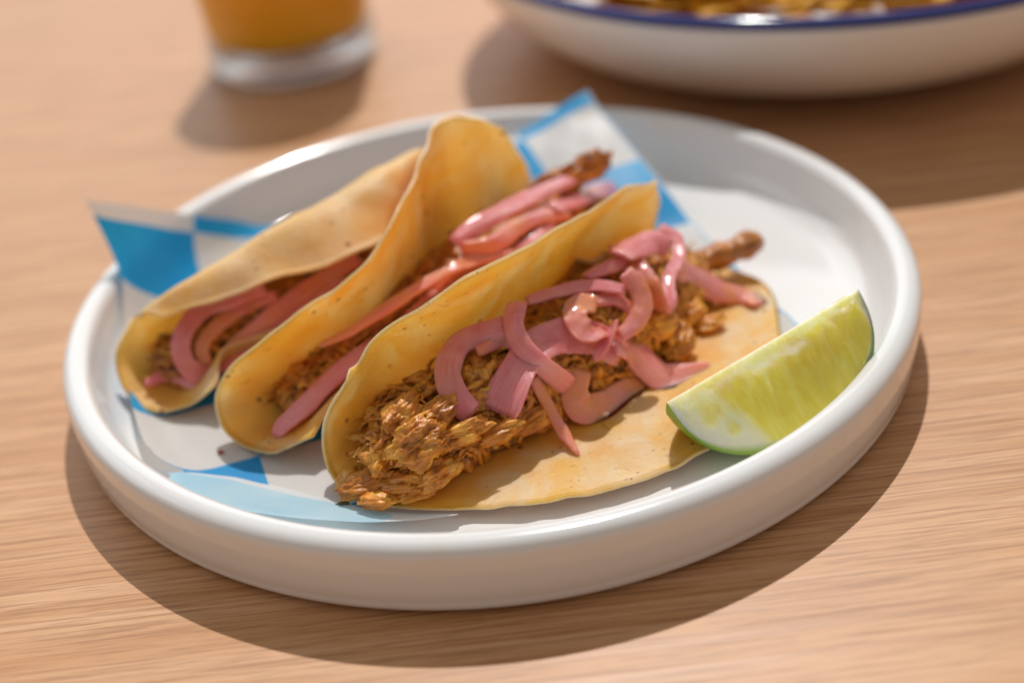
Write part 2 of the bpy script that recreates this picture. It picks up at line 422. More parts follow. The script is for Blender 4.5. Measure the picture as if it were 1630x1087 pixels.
def mat_tortilla():
    a = NT('griddled_flour_tortilla')
    side = a.attr('side')
    v = a.coords()
    big = a.noise(v, 42, 4, .6, .8)
    med = a.noise(v, 115, 4, .65, .4)
    fine = a.noise(v, 700, 3, .6)
    inner = a.ramp(side, [(.55, 0.0), (.8, 1.0)])
    outer = a.ramp(side, [(.2, 1.0), (.45, 0.0)])
    cream = a.mix(a.ramp(med, [(.35, 0.0), (.7, 1.0)]), (.95, .50, .245), (.96, .585, .34))
    gold = a.mix(a.ramp(med, [(.3, 0.0), (.7, 1.0)]), (.975, .37, .045), (.975, .45, .10))
    ginn = a.ramp(big, [(.40, .15), (.56, 1.0)])
    gout = a.ramp(big, [(.38, .22), (.66, .90)])
    gf = a.math('ADD', a.math('MULTIPLY', inner, ginn), a.math('MULTIPLY', outer, gout))
    c = a.mix(gf, cream, gold)
    sk = a.ramp(a.math('ADD', a.attr('soak'), a.math('MULTIPLY', med, .35)), [(.50, 0.0), (.95, .85)])
    c = a.mix(a.math('MULTIPLY', sk, inner), c, (.93, .33, .035))
    # sauce smears, toasted freckles
    smear = a.ramp(a.noise(v, 95, 3, .7, 1.2), [(.64, 0.0), (.72, .75)])
    c = a.mix(a.math('MULTIPLY', smear, inner), c, (.46, .20, .03))
    vo = a.n('ShaderNodeTexVoronoi', Vector=v, Scale=150.0, Randomness=1.0)
    sel = a.ramp(a.n('ShaderNodeSeparateColor', Color=vo.outputs['Color']).outputs[0], [(.74, 0.0), (.78, 1.0)])
    dot = a.ramp(vo.outputs['Distance'], [(.10, 1.0), (.17, 0.0)])
    notedge = a.math('MAXIMUM', inner, outer)
    c = a.mix(a.math('MULTIPLY', a.math('MULTIPLY', dot, sel), .85), c, (.14, .06, .02))
    vo2 = a.n('ShaderNodeTexVoronoi', Vector=v, Scale=430.0, Randomness=1.0)
    sel2 = a.ramp(a.n('ShaderNodeSeparateColor', Color=vo2.outputs['Color']).outputs[1], [(.80, 0.0), (.84, 1.0)])
    dot2 = a.ramp(vo2.outputs['Distance'], [(.12, 1.0), (.26, 0.0)])
    patch = a.ramp(a.noise(v, 60, 2), [(.42, 0.0), (.60, .9)])
    c = a.mix(a.math('MULTIPLY', a.math('MULTIPLY', dot2, sel2), patch), c, (.22, .09, .02))
    h = a.math('ADD', a.math('MULTIPLY', med, 1.0), a.math('MULTIPLY', fine, .35))
    a.setp(Base__Color=c, Roughness=.50, Specular__IOR__Level=.35, Normal=a.bump(h, .35, .0012),
           Subsurface__Weight=.78, Subsurface__Radius=(.95, .88, .6), Subsurface__Scale=.0080)
    return a.m


def mat_meat(name='stewed_shredded_meat', dark=1.0):
    a = NT(name)
    v = a.coords()
    t = a.attr('tone')
    n1 = a.noise(v, 130, 4, .65, .5)
    n2 = a.noise(v, 900, 3, .6)
    base = a.ramp(t, [(0.0, (.13, .038, .004)), (.35, (.48, .150, .011)), (.70, (.80, .300, .023)), (1.0, (.95, .475, .065))])
    c = a.mix(a.ramp(n1, [(.35, .55), (.65, 0.0)]), base, (.26, .092, .008))
    c = a.mix(a.ramp(n2, [(.62, 0.0), (.72, .4)]), c, (.76, .40, .10))
    a.setp(Base__Color=c, Roughness=a.ramp(n1, [(.35, .22), (.65, .50)]), Specular__IOR__Level=.5,
           Normal=a.bump(a.math('ADD', n1, a.math('MULTIPLY', n2, .5)), .45, .0012),
           Subsurface__Weight=.35, Subsurface__Radius=(1, .6, .25), Subsurface__Scale=.0015, Coat__Weight=.12, Coat__Roughness=.2)
    return a.m


def mat_onion(name, sauce):
    a = NT(name)
    v = a.coords()
    e = a.attr('edge')
    l = a.attr('along')
    n1 = a.noise(v, 75, 3, .6, .4)
    cb = a.n('ShaderNodeCombineXYZ', X=a.math('MULTIPLY', e, 9.0), Y=a.math('MULTIPLY', l, 1.2), Z=a.attr('rnd'))
    st = a.noise(cb.outputs[0], 2.4, 3, .6)
    c = a.mix(a.ramp(n1, [(.33, 0.0), (.68, 1.0)]), (.76, .17, .20), (.85, .33, .34))
    c = a.mix(a.ramp(st, [(.46, 0.0), (.72, .55)]), c, (.92, .56, .54))
    c = a.mix(a.ramp(a.noise(v, 55, 3, .7, .8), [(.50 - .22 * sauce, 0.0), (.70 - .15 * sauce, .30 + .6 * sauce)]), c, (.78, .30, .055))
    h = a.math('ADD', a.math('ADD', st, a.math('MULTIPLY', a.noise(v, 420, 3), .45)), a.math('MULTIPLY', a.noise(v, 1500, 2), .30))
    a.setp(Base__Color=c, Roughness=.24, Specular__IOR__Level=.55, Normal=a.bump(h, .35, .0014),
           Subsurface__Weight=.9, Subsurface__Radius=(1.0, .6, .55), Subsurface__Scale=.0022, Coat__Weight=.5, Coat__Roughness=.08)
    return a.m


def mat_lime_cut():
    a = NT('lime_cut_face')
    s, t, pu = a.attr('rad'), a.attr('along'), a.attr('pulp')
    cb = a.n('ShaderNodeCombineXYZ', X=a.math('MULTIPLY', t, 46.0), Y=a.math('MULTIPLY', s, 2.5), Z=a.attr('rnd'))
    fib = a.noise(cb.outputs[0], 1.0, 3, .6, .35)
    v = a.coords()
    pulp = a.ramp(fib, [(.28, (.88, .74, .070)), (.55, (.94, .84, .16)), (.80, (.97, .91, .42))])
    pulp = a.mix(a.ramp(a.noise(v, 60, 2), [(.35, 0.0), (.7, .45)]), pulp, (.74, .62, .07))
    pith = a.mix(a.ramp(a.noise(v, 170, 4, .65), [(.35, 0.0), (.7, 1.0)]), (.90, .90, .60), (.94, .92, .72))
    c = a.mix(a.ramp(pu, [(.12, 0.0), (.85, 1.0)]), pith, pulp)
    core = a.math('MULTIPLY', a.ramp(s, [(.12, 1.0), (.30, 0.0)]), a.ramp(a.noise(v, 120, 4, .65, .6), [(.45, 0.0), (.60, .8)]))
    c = a.mix(core, c, (.88, .74, .46))
    c = a.mix(a.ramp(s, [(.86, 0.0), (.965, 1.0)]), c, (.34, .56, .07))
    rough = a.ramp(pu, [(.3, .5), (.7, .16)])
    a.setp(Base__Color=c, Roughness=rough, Specular__IOR__Level=.55, Normal=a.bump(a.math('ADD', fib, a.math('MULTIPLY', a.noise(v, 420, 3), .3)), .35, .0012),
           Subsurface__Weight=1.0, Subsurface__Radius=(.9, 1.0, .3), Subsurface__Scale=.009)
    return a.m


def mat_lime_rind():
    a = NT('lime_rind')
    v = a.coords()
    c = a.mix(a.noise(v, 50, 3), (.22, .44, .03), (.36, .58, .07))
    vo = a.n('ShaderNodeTexVoronoi', Vector=v, Scale=750.0)
    a.setp(Base__Color=c, Roughness=.28, Specular__IOR__Level=.5, Normal=a.bump(vo.outputs['Distance'], .3, .0006),
           Subsurface__Weight=0.0)
    a.translucent(.3, c)
    return a.m


def mat_glass(clear):
    a = NT('clear_tumbler_glass')
    n = a.noise(a.coords(), 30, 2)
    a.setp(Base__Color=(.98, .99, .985, 1), Roughness=a.ramp(n, [(.3, .02), (.8, .05)]), Transmission__Weight=1.0, IOR=1.45)
    tr = a.n('ShaderNodeBsdfTransparent', Color=(.985, .99, .985, 1))
    mx = a.n('ShaderNodeMixShader', i0=clear, i1=a.b.outputs[0], i2=tr.outputs[0])
    a.link(mx.outputs[0], a.out.inputs['Surface'])
    return a.m


def mat_drink():
    a = NT('cloudy_orange_drink')
    v = a.coords()
    c = a.mix(a.noise(v, 18, 2), (.998, .45, .02), (.998, .50, .04))
    a.setp(Base__Color=c, Roughness=.25, Subsurface__Weight=1.0, Subsurface__Radius=(1, .5, .12), Subsurface__Scale=.030)
    return a.m


def mat_chip():
    a = NT('corn_chip')
    v = a.coords()
    n1 = a.noise(v, 90, 4, .6)
    c = a.ramp(n1, [(.3, (.80, .33, .012)), (.55, (.90, .46, .025)), (.75, (.93, .56, .06))])
    a.setp(Base__Color=c, Roughness=.5, Normal=a.bump(a.noise(v, 300, 3), .4, .001))
    a.translucent(.15, c)
    return a.m


def mat_plain(name, col, rough=.4):
    a = NT(name)
    v = a.coords()
    c = a.mix(a.noise(v, 400, 3), tuple(x * .75 for x in col), col)
    a.setp(Base__Color=c, Roughness=rough)
    return a.m


M_wood = mat_wood()
M_plate = mat_ceramic('white_glazed_ceramic', (.80, .795, .785), .12, .35)
M_bowl = mat_ceramic('white_enamel', (.86, .845, .82), .16)
M_blue = mat_ceramic('cobalt_blue_enamel', (.018, .035, .22), .12)
M_paper = mat_paper(True)
M_pglare = mat_paper(False)
M_tort = mat_tortilla()
M_meat = mat_meat()
M_onion = [mat_onion('pickled_onion', .0), mat_onion('sauced_pickled_onion', .75)]
M_limec = mat_lime_cut()
M_limer = mat_lime_rind()
M_glass = mat_glass(.95)
M_gbase = mat_glass(.40)
M_drink = mat_drink()
M_chip = mat_chip()
M_speck = mat_plain('dried_sauce', (.16, .06, .02))
M_red = mat_plain('red_pepper_crumb', (.42, .06, .02))
M_herb = mat_plain('dried_herb', (.10, .10, .03))

# ---------------------------------------------------------------- table
tv = [(-1.1, -.7, 0), (1.1, -.7, 0), (1.1, 1.0, 0), (-1.1, 1.0, 0)]
tv += [(x, y, -.03) for x, y, z in tv]
table = mesh_obj('table_top', tv, [(0, 1, 2, 3), (4, 7, 6, 5), (0, 4, 5, 1), (1, 5, 6, 2), (2, 6, 7, 3), (3, 7, 4, 0)], M_wood, smooth=False)
tag(table, kind='structure')

# ---------------------------------------------------------------- plate
def arc(cx, cz, r, a0, a1, n):
    return [(cx + r * math.cos(math.radians(a0 + (a1 - a0) * k / (n - 1))), cz + r * math.sin(math.radians(a0 + (a1 - a0) * k / (n - 1)))) for k in range(n)]

PL_H = .0229
prof = [(0.0, .0050), (.04, .0050), (.08, .0050), (.100, .0050), (.109, .0051)]
prof += arc(.1105, .0145, .0095, -90, -8, 9)                # inner cove
prof += [(.1208, .0160), (.1214, .0185)]
prof += arc(.1249, PL_H - .0034, .0034, 165, 90, 7)
prof += arc(.1262, PL_H - .0038, .0038, 88, 0, 9)
prof += [(.12998, .0160), (.1298, .0100), (.1292, .0060)]
prof += arc(.1250, .0046, .0040, 10, -80, 8)
prof += [(.121, .0004), (.116, .0002), (.112, .0018), (0.0, .0018)]
prof = [(r * 1.0135, z) for r, z in prof]
V, F = lathe(prof, 160)
V = V + np.array([0, -.0014, 0])
plate = empty('dinner_plate')
tag(plate, 'round white glazed plate with upright rim under the three tacos', 'plate')
mesh_obj('plate_body', V, F, M_plate, plate)

def blob(name, c, r, mat, parent=None, seed=0, sub=2, squash=(1, 1, 1), amp=.35, tone=None, fsc=None, rot=None, fibre=0.0):
    """small lumpy pebble"""
    import bmesh
    bm = bmesh.new()
    bmesh.ops.create_icosphere(bm, subdivisions=sub, radius=1.0)
    v = np.array([q.co[:] for q in bm.verts])
    f = [tuple(x.index for x in q.verts) for q in bm.faces]
    bm.free()
    fs = fsc or (1.3, 1.3, 1.3)
    d = np.array([1 + amp * fbm(q * np.array(fs), 1.0, seed * 3.1) for q in v])
    if fibre:
        w = np.array([fbm(q * np.array((1.6, 7.5, 7.5)) + .35 * d[i], 1.0, seed * 1.7 + 9, 3) for i, q in enumerate(v)])
        d = d + fibre * (w - .8 * np.abs(w))
    v = v * d[:, None] * np.array(squash) * r
    if rot is not None:
        v = v @ np.array(rot).T
    v = v + np.array(c)
    at = {} if tone is None else {'tone': np.clip(np.array([tone + .55 * fbm(q, 190, seed, 2) for q in v]), 0, 1)}
    return mesh_obj(name, v, f, mat, parent, attrs=at)

for k, (ang, z, r) in enumerate([(-26.5, .0128, .0007), (-26.0, .0108, .0009), (-44.5, .0118, .0006), (-63, .0125, .0005)]):
    ca, sa = math.cos(math.radians(ang)), math.sin(math.radians(ang))
    rot = Matrix.Rotation(math.radians(ang), 3, 'Z')
    blob('sauce_spot', (.1297 * ca, .1297 * sa, z), r, M_speck, plate, k, 1, (.3, 1, 1.2), .4, rot=rot)
ca, sa = math.cos(math.radians(39.1)), math.sin(math.radians(39.1))
blob('glaze_chip', (.1278 * ca, .1278 * sa, .0222), .0016, M_speck, plate, 3, 2, (1.7, .35, .45), .3, rot=Matrix.Rotation(math.radians(39), 3, 'Z'))

# ---------------------------------------------------------------- checked paper
E1 = np.array([math.cos(math.radians(15)), math.sin(math.radians(15))])
E2 = np.array([math.sin(math.radians(15)), -math.cos(math.radians(15))])
L0 = np.array([-.1356, .058])
NU, NV = 110, 96
us = np.linspace(0.0, .1985, NU)
vs = np.linspace(-.0065, .168, NV)
PV, pu, pv = [], [], []

def smooth(a, b, x):
    t = np.clip((x - a) / (b - a), 0, 1)
    return t * t * (3 - 2 * t)

cornL = L0 + E2 * -.0065
cornB = L0 + E1 * .1985 + E2 * -.0065
climb = np.array([(.104, .0056), (.1085, .0066), (.1135, .0100), (.1182, .0170), (.1212, .0240), (.1250, .0300), (.1360, .0440), (.150, .060)])
climb = spline(climb, 120)
carc = np.r_[0, np.cumsum(np.linalg.norm(np.diff(climb, axis=0), axis=1))]

def lay(q):
    r = np.hypot(*q)
    if r <= .104:
        return np.array([q[0], q[1], .0056])
    w = r - .104
    rr = np.interp(w, carc, climb[:, 0])
    return np.array([q[0] * rr / r, q[1] * rr / r, np.interp(w, carc, climb[:, 1])])

for a in us:
    for b in vs:
        q0 = L0 + E1 * a + E2 * b
        r = np.hypot(*q0)
        q = lay(q0)
        w = max(0, 1 - np.hypot(*(q0 - cornL)) / .045) ** 1.15
        q = q + (np.array(PAPERPT[0]) - lay(cornL)) * w
        # far corner: a flat flap ramping up over the rim
        dB = np.hypot(*(q0 - cornB))
        w = 1 - smooth(.055, .085, dB)
        flat = np.array([q0[0], q0[1], .0056]) + (np.array(PAPERPT[1]) - np.array([cornB[0], cornB[1], .0056])) * max(0, 1 - dB / .085) ** 1.1
        q = q * (1 - w) + flat * w
        z = q[2]
        z += .0006 * abs(nz((q[0], q[1], 0), 38, 2.0)) + .0016 * smooth(.10, .125, r) * nz((a, b, 0), 45, 5.0)
        z += .0022 * (1 - smooth(0, .03, abs(b - .002))) * nz((a, b, 0), 70, 9.0) * (1 - smooth(.02, .19, a) * .3) * smooth(.03, .05, a)
        PV.append((q[0], q[1], z))
        pu.append(a)
        pv.append(b)
PV = np.array(PV)
faces = []
foldxy = np.array(FOLD)[:, :2]
def outside_fold(q):
    # beyond the crease along the near edge
    if q[1] > -.05: return False
    a = math.atan2(q[1], q[0])
    fa = np.arctan2(foldxy[:, 1], foldxy[:, 0])
    fr = np.hypot(foldxy[:, 0], foldxy[:, 1])
    rr = np.interp(a, fa, fr)
    return np.hypot(*q[:2]) > rr + .0005
drop = np.array([outside_fold(q) for q in PV])
for fc in grid_faces(NU, NV, flip=True):
    if not any(drop[i] for i in fc):
        faces.append(fc)
paper = empty('checked_paper_sheet')
tag(paper, 'blue and white checked paper sheet lining the plate, two corners sticking up over its rim', 'paper')
pp = mesh_obj('sheet', PV, faces, M_paper, paper, attrs={'pu': pu, 'pv': pv})
# rising strip along the near edge, glare on the paper painted as paler blue
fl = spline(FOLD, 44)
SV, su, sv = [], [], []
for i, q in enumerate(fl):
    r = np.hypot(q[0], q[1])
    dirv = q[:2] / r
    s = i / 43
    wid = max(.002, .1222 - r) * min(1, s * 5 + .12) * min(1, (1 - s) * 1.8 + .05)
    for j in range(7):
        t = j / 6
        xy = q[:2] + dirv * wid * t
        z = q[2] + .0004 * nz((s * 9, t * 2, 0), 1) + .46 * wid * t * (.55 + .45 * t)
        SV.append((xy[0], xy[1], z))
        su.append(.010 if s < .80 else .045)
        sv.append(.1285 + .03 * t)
st = mesh_obj('glare_edge_strip', SV, grid_faces(44, 7), M_pglare, paper, attrs={'pu': su, 'pv': sv})
st['label'] = 'near edge of the paper rising to the rim, its glare painted in pale blue'


# ---------------------------------------------------------------- tortillas
def tortilla(grid, parent, seed, taco_key):
    rows = [spline(r, 74) for r in grid]
    rows = np.array(rows)                                  # stations x 74 x 3
    S = np.stack([spline(rows[:, j], 92) for j in range(74)], 1)   # 92 x 74 x 3
    n, m = S.shape[:2]
    # gentle waviness
    def normals(S):
        du = np.gradient(S, axis=0); dv = np.gradient(S, axis=1)
        return unit(np.cross(du, dv))
    N = normals(S)
    mid = N[n // 2, int(m * .7)]
    if mid[2] < 0: N = -N; flip = True
    else: flip = False
    ei = np.minimum(np.arange(n), n - 1 - np.arange(n))[:, None] / n
    ej = np.minimum(np.arange(m), m - 1 - np.arange(m))[None, :] / m
    edge = np.exp(-np.minimum(ei, ej) / .05)
    D = np.zeros((n, m))
    for i in range(n):
        for j in range(m):
            q = S[i, j]
            D[i, j] = .0009 * nz(q, 55, seed) + .0005 * nz(q, 120, seed + 4) + .0010 * edge[i, j] * nz(q, 90, seed + 9)
    low = S[..., 2] < .0095
    D = np.where(low, np.maximum(D, -.0001), D)
    S = S + N * D[..., None]
    # uneven outline
    for i in range(n):
        for j in (0, m - 1):
            k = 1 if j == 0 else m - 2
            S[i, j] += (S[i, j] - S[i, k]) * .55 * nz(S[i, j], 140, seed + 2)
    N = normals(S)
    if flip: N = -N
    th = .0007 * (1 - .2 * edge)
    A = S + N * th[..., None]
    B = S - N * th[..., None]
    V = [A.reshape(-1, 3), B.reshape(-1, 3)]
    nm = n * m
    side = [np.ones(nm), np.zeros(nm)]
    fa = grid_faces(n, m, flip=not flip)
    fb = [tuple(x + nm for x in f[::-1]) for f in fa]
    faces = [f for f in fa] + fb
    # rounded rim
    loop = [i * m for i in range(n)] + [(n - 1) * m + j for j in range(1, m)] + [i * m + m - 1 for i in range(n - 2, -1, -1)] + [j for j in range(m - 2, 0, -1)]
    ctr = []
    Sf = S.reshape(-1, 3)
    Nf = N.reshape(-1, 3)
    P = Sf[loop]
    T = unit(np.roll(P, -1, 0) - np.roll(P, 1, 0))
    O = unit(np.cross(T, Nf[loop]))
    inn = []
    for q in loop:
        i, j = divmod(q, m)
        inn.append(S[min(max(i, 2), n - 3), min(max(j, 2), m - 3)])
    sgn = np.sign(((P - np.array(inn)) * O).sum(1))
    O = O * np.where(sgn == 0, 1, sgn)[:, None]
    R = P + O * .0006
    V.append(R)
    side.append(np.full(len(loop), .5))
    k0 = 2 * nm
    Ln = len(loop)
    sgnf = 1 if not flip else -1
    for q in range(Ln):
        q2 = (q + 1) % Ln
        f1 = (loop[q], loop[q2], k0 + q2, k0 + q)
        f2 = (k0 + q, k0 + q2, loop[q2] + nm, loop[q] + nm)
        faces += [f1, f2]
    # keep the outline cream: fade the attribute towards the rim
    sd = np.concatenate(side)
    V = np.vstack(V)
    # where the sauce of the filling has soaked in
    Rg = spline(np.array(RIDGE[taco_key]), 60)
    dd = np.min(np.linalg.norm(V[:, None, :2] - Rg[None, :, :2], axis=2) - Rg[None, :, 3], axis=1)
    soak = np.exp(-np.clip(dd, 0, None) / .013) * (1 - smooth(.012, .034, V[:, 2]) * .85)
    soak = np.clip(soak + np.array([.55 * fbm(q, 75, seed + 31, 3) for q in V]) * (soak > .08), 0, 1)
    return mesh_obj('tortilla', V, faces, M_tort, parent, attrs={'side': sd, 'soak': soak})


# ---------------------------------------------------------------- filling
def ridge_curve(k, n):
    return spline(np.array(RIDGE[k]), n)                    # x, y, top z, half width

ZF = .0088

def meat_bed(k, parent, seed):
    n, ns = 260, 64
    R = ridge_curve(k, n)
    T = unit(np.gradient(R[:, :2], axis=0))
    Nn = np.stack([T[:, 1], -T[:, 0]], 1)
    arc_l = np.r_[0, np.cumsum(np.linalg.norm(np.diff(R[:, :2], axis=0), axis=1))]
    V, tone = [], []
    for i in range(n):
        endf = min(1, min(i, n - 1 - i) / 16.0) ** .5
        for j in range(ns):
            a = math.pi * j / (ns - 1)
            w = R[i, 3] * (.30 + .56 * endf)
            h = (R[i, 2] - ZF) * (.25 + .58 * endf)
            x = -math.cos(a) * w
            z = ZF + math.sin(a) ** .8 * h
            q = np.array([R[i, 0] + Nn[i, 0] * x, R[i, 1] + Nn[i, 1] * x, z])
            # shreds lie along patches of changing direction
            yaw = 1.5 * nz(q, 95, seed + 21)
            l, m2 = arc_l[i], a * .016
            la, lb = l * math.cos(yaw) - m2 * math.sin(yaw), l * math.sin(yaw) + m2 * math.cos(yaw)
            f1 = nz((la * 110, lb * 620, seed), 1.0)
            f2 = nz((la * 240, lb * 1300, seed + 3), 1.0)
            lump = fbm(q, 130, seed, 2)
            d = .0026 * lump + .0019 * (.8 - 2.4 * abs(f1)) + .0007 * f2
            rad = np.array([Nn[i, 0] * -math.cos(a), Nn[i, 1] * -math.cos(a), math.sin(a)])
            q = q + rad * d
            q[2] = max(q[2], .0086)
            V.append(q)
            tone.append(.36 + .45 * lump + .55 * (.5 - abs(f1) * 2.2) + .2 * f2)  # creases darker, ridges brighter: shade and highlights painted into the tone
    return mesh_obj('meat_bed', V, grid_faces(n, ns), M_meat, parent, attrs={'tone': np.clip(tone, 0, 1)})


def surf(R, T, Nn, s, a, lift, wsc=.88, hsc=.86):
    """point and outward normal on the heap, s along 0..1, a across -1..1"""
    f = s * (len(R) - 1)
    i = int(min(f, len(R) - 2)); t = f - i
    r = R[i] * (1 - t) + R[i + 1] * t
    nn = Nn[i]
    endf = min(1, min(f, len(R) - 1 - f) / 7.0 + .25) ** .5
    ang = a * math.pi / 2
    w = r[3] * wsc * endf; h = (r[2] - ZF) * hsc * endf
    p = np.array([r[0] + nn[0] * math.sin(ang) * w, r[1] + nn[1] * math.sin(ang) * w, ZF + math.cos(ang) ** .8 * h])
    o = unit(np.array([nn[0] * math.sin(ang) / max(w, 1e-4), nn[1] * math.sin(ang) / max(w, 1e-4), math.cos(ang) / max(h, 1e-4)]))
    return p + o * lift, o, np.array([T[i][0], T[i][1], 0.0])


def meat_shreds(k, parent, seed, count, arange=(-.5, 1.0)):
    g = np.random.default_rng(seed)
    R = ridge_curve(k, 120)
    T = unit(np.gradient(R[:, :2], axis=0))
    Nn = np.stack([T[:, 1], -T[:, 0]], 1)
    V, F, tone = [], [], []
    off = 0
    for c in range(count):
        s = g.uniform(0.0, 1.0)
        a = g.uniform(*arange)
        thick = g.random() < .50
        ln = g.uniform(.005, .012) if not thick else g.uniform(.006, .013)
        rad = g.uniform(.00030, .00055) if not thick else g.uniform(.0007, .0014)
        p, o, t = surf(R, T, Nn, s, a, g.uniform(-.0012, .0018) if not thick else g.uniform(-.0012, .0007))
        side = np.cross(o, t)
        ang = g.normal(0, .75)
        d = unit(t * math.cos(ang) + side * math.sin(ang) + o * g.normal(0, .22))
        bend = unit(np.cross(d, o)) * g.normal(0, .6) - o * g.uniform(0.1, .55)
        n = 9 if not thick else 10
        x = np.linspace(-.5, .5, n)
        P = p + np.outer(x, d) * ln + np.outer(x * x, bend) * ln * 1.3
        P += g.normal(0, rad * .55, P.shape)
        tp = (1 - np.abs(x * 2) ** g.uniform(2.0, 5)) * .75 + .25
        rr = rad * tp * (1 + g.normal(0, .18, n))
        P[:, 2] = np.maximum(P[:, 2], .0092 + rad * .3)
        v, f = tube(P, np.abs(rr) + .00006, 6 if not thick else 8, flat=g.uniform(.35, .8), up=o, twist=g.normal(0, 1.2))
        V.append(v)
        F += [tuple(q + off for q in ff) for ff in f]
        off += len(v)
        tn = np.clip(g.normal(.66, .24), .05, 1)
        tone.append(np.full(len(v), tn))
    o = mesh_obj('meat_shreds', np.vstack(V), F, M_meat, parent, attrs={'tone': np.concatenate(tone)})
    o['kind'] = 'stuff'
    return o


def chunk(c, dims, yaw, seed, parent, tone=.55, pitch=0.0):
    rot = Matrix.Rotation(yaw, 3, 'Z') @ Matrix.Rotation(pitch, 3, 'Y')
    return blob('meat_chunk', c, 1.0, M_meat, parent, seed, 5 if dims[0] > .0064 else 4, dims, .40, tone, (1.0, 2.2, 2.2), rot, fibre=.13)


def onion(path, w, t0, t1, parent, seed, mat):
    g = np.random.default_rng(seed)
    n = 30
    P = spline(path, n)
    th = .00085 * g.uniform(.9, 1.2)
    T = unit(np.gradient(P, axis=0))
    face = unit(np.array([.05 + g.normal(0, .12), -.55 + g.normal(0, .12), .80]))
    S = unit(np.cross(T, face))
    # smooth the side vectors so the strip does not flip
    for i in range(1, n):
        if S[i] @ S[i - 1] < 0: S[i] = -S[i]
    for _ in range(4):
        S[1:-1] = unit(S[:-2] + S[1:-1] * 2 + S[2:])
    N = unit(np.cross(S, T))
    N = N * np.sign((N @ face))[:, None]
    tw = g.normal(0, .25) + np.linspace(-1, 1, n) * g.normal(0, .35)
    S2 = S * np.cos(tw)[:, None] + N * np.sin(tw)[:, None]
    N2 = N * np.cos(tw)[:, None] - S * np.sin(tw)[:, None]
    m = 20
    w = w * 1.15
    V, ed, al = [], [], []
    curl = g.uniform(.10, .22) * (1 if g.random() < .7 else -1)
    for i in range(n):
        x = i / (n - 1)
        e0 = t0 + (1 - t0) * min(1, x / .30) ** .6
        e1 = t1 + (1 - t1) * min(1, (1 - x) / .30) ** .6
        endr = min(1, min(x, 1 - x) / .025 * .5 + .45)
        ww = w * .5 * min(e0, e1) * (1 + .10 * nz((x * 4, seed, 0), 1))
        wl = ww * (1 + .16 * nz((x * 5, seed + 3, 0), 1) + .05 * nz((x * 23, seed + 5, 0), 1))
        for j in range(m):
            a = 2 * math.pi * j / m
            cx = math.cos(a); sx = math.sin(a)
            ux = np.sign(cx) * abs(cx) ** .45 * wl
            uz = np.sign(sx) * abs(sx) ** .5 * th * endr * (1 - .25 * abs(cx))
            arch = -curl * (ux / (w * .5)) ** 2 * w * .5 + .00030 * nz((x * 9, ux * 500, seed + 8), 1) + .00012 * nz((x * 3, ux * 1600, seed + 2), 1)
            V.append(P[i] + S2[i] * ux + N2[i] * (uz + arch))
            ed.append(ux / (w * .5))
            al.append(x)
    F = grid_faces(n, m, close_m=True)
    F.append(tuple(range(m)))
    F.append(tuple(range((n - 1) * m, n * m))[::-1])
    V = np.array(V)
    V[:, 2] = np.maximum(V[:, 2], .0090)
    return mesh_obj('onion_slice', V, F, mat, parent, attrs={'edge': ed, 'along': al, 'rnd': np.full(len(V), seed * 1.37)})


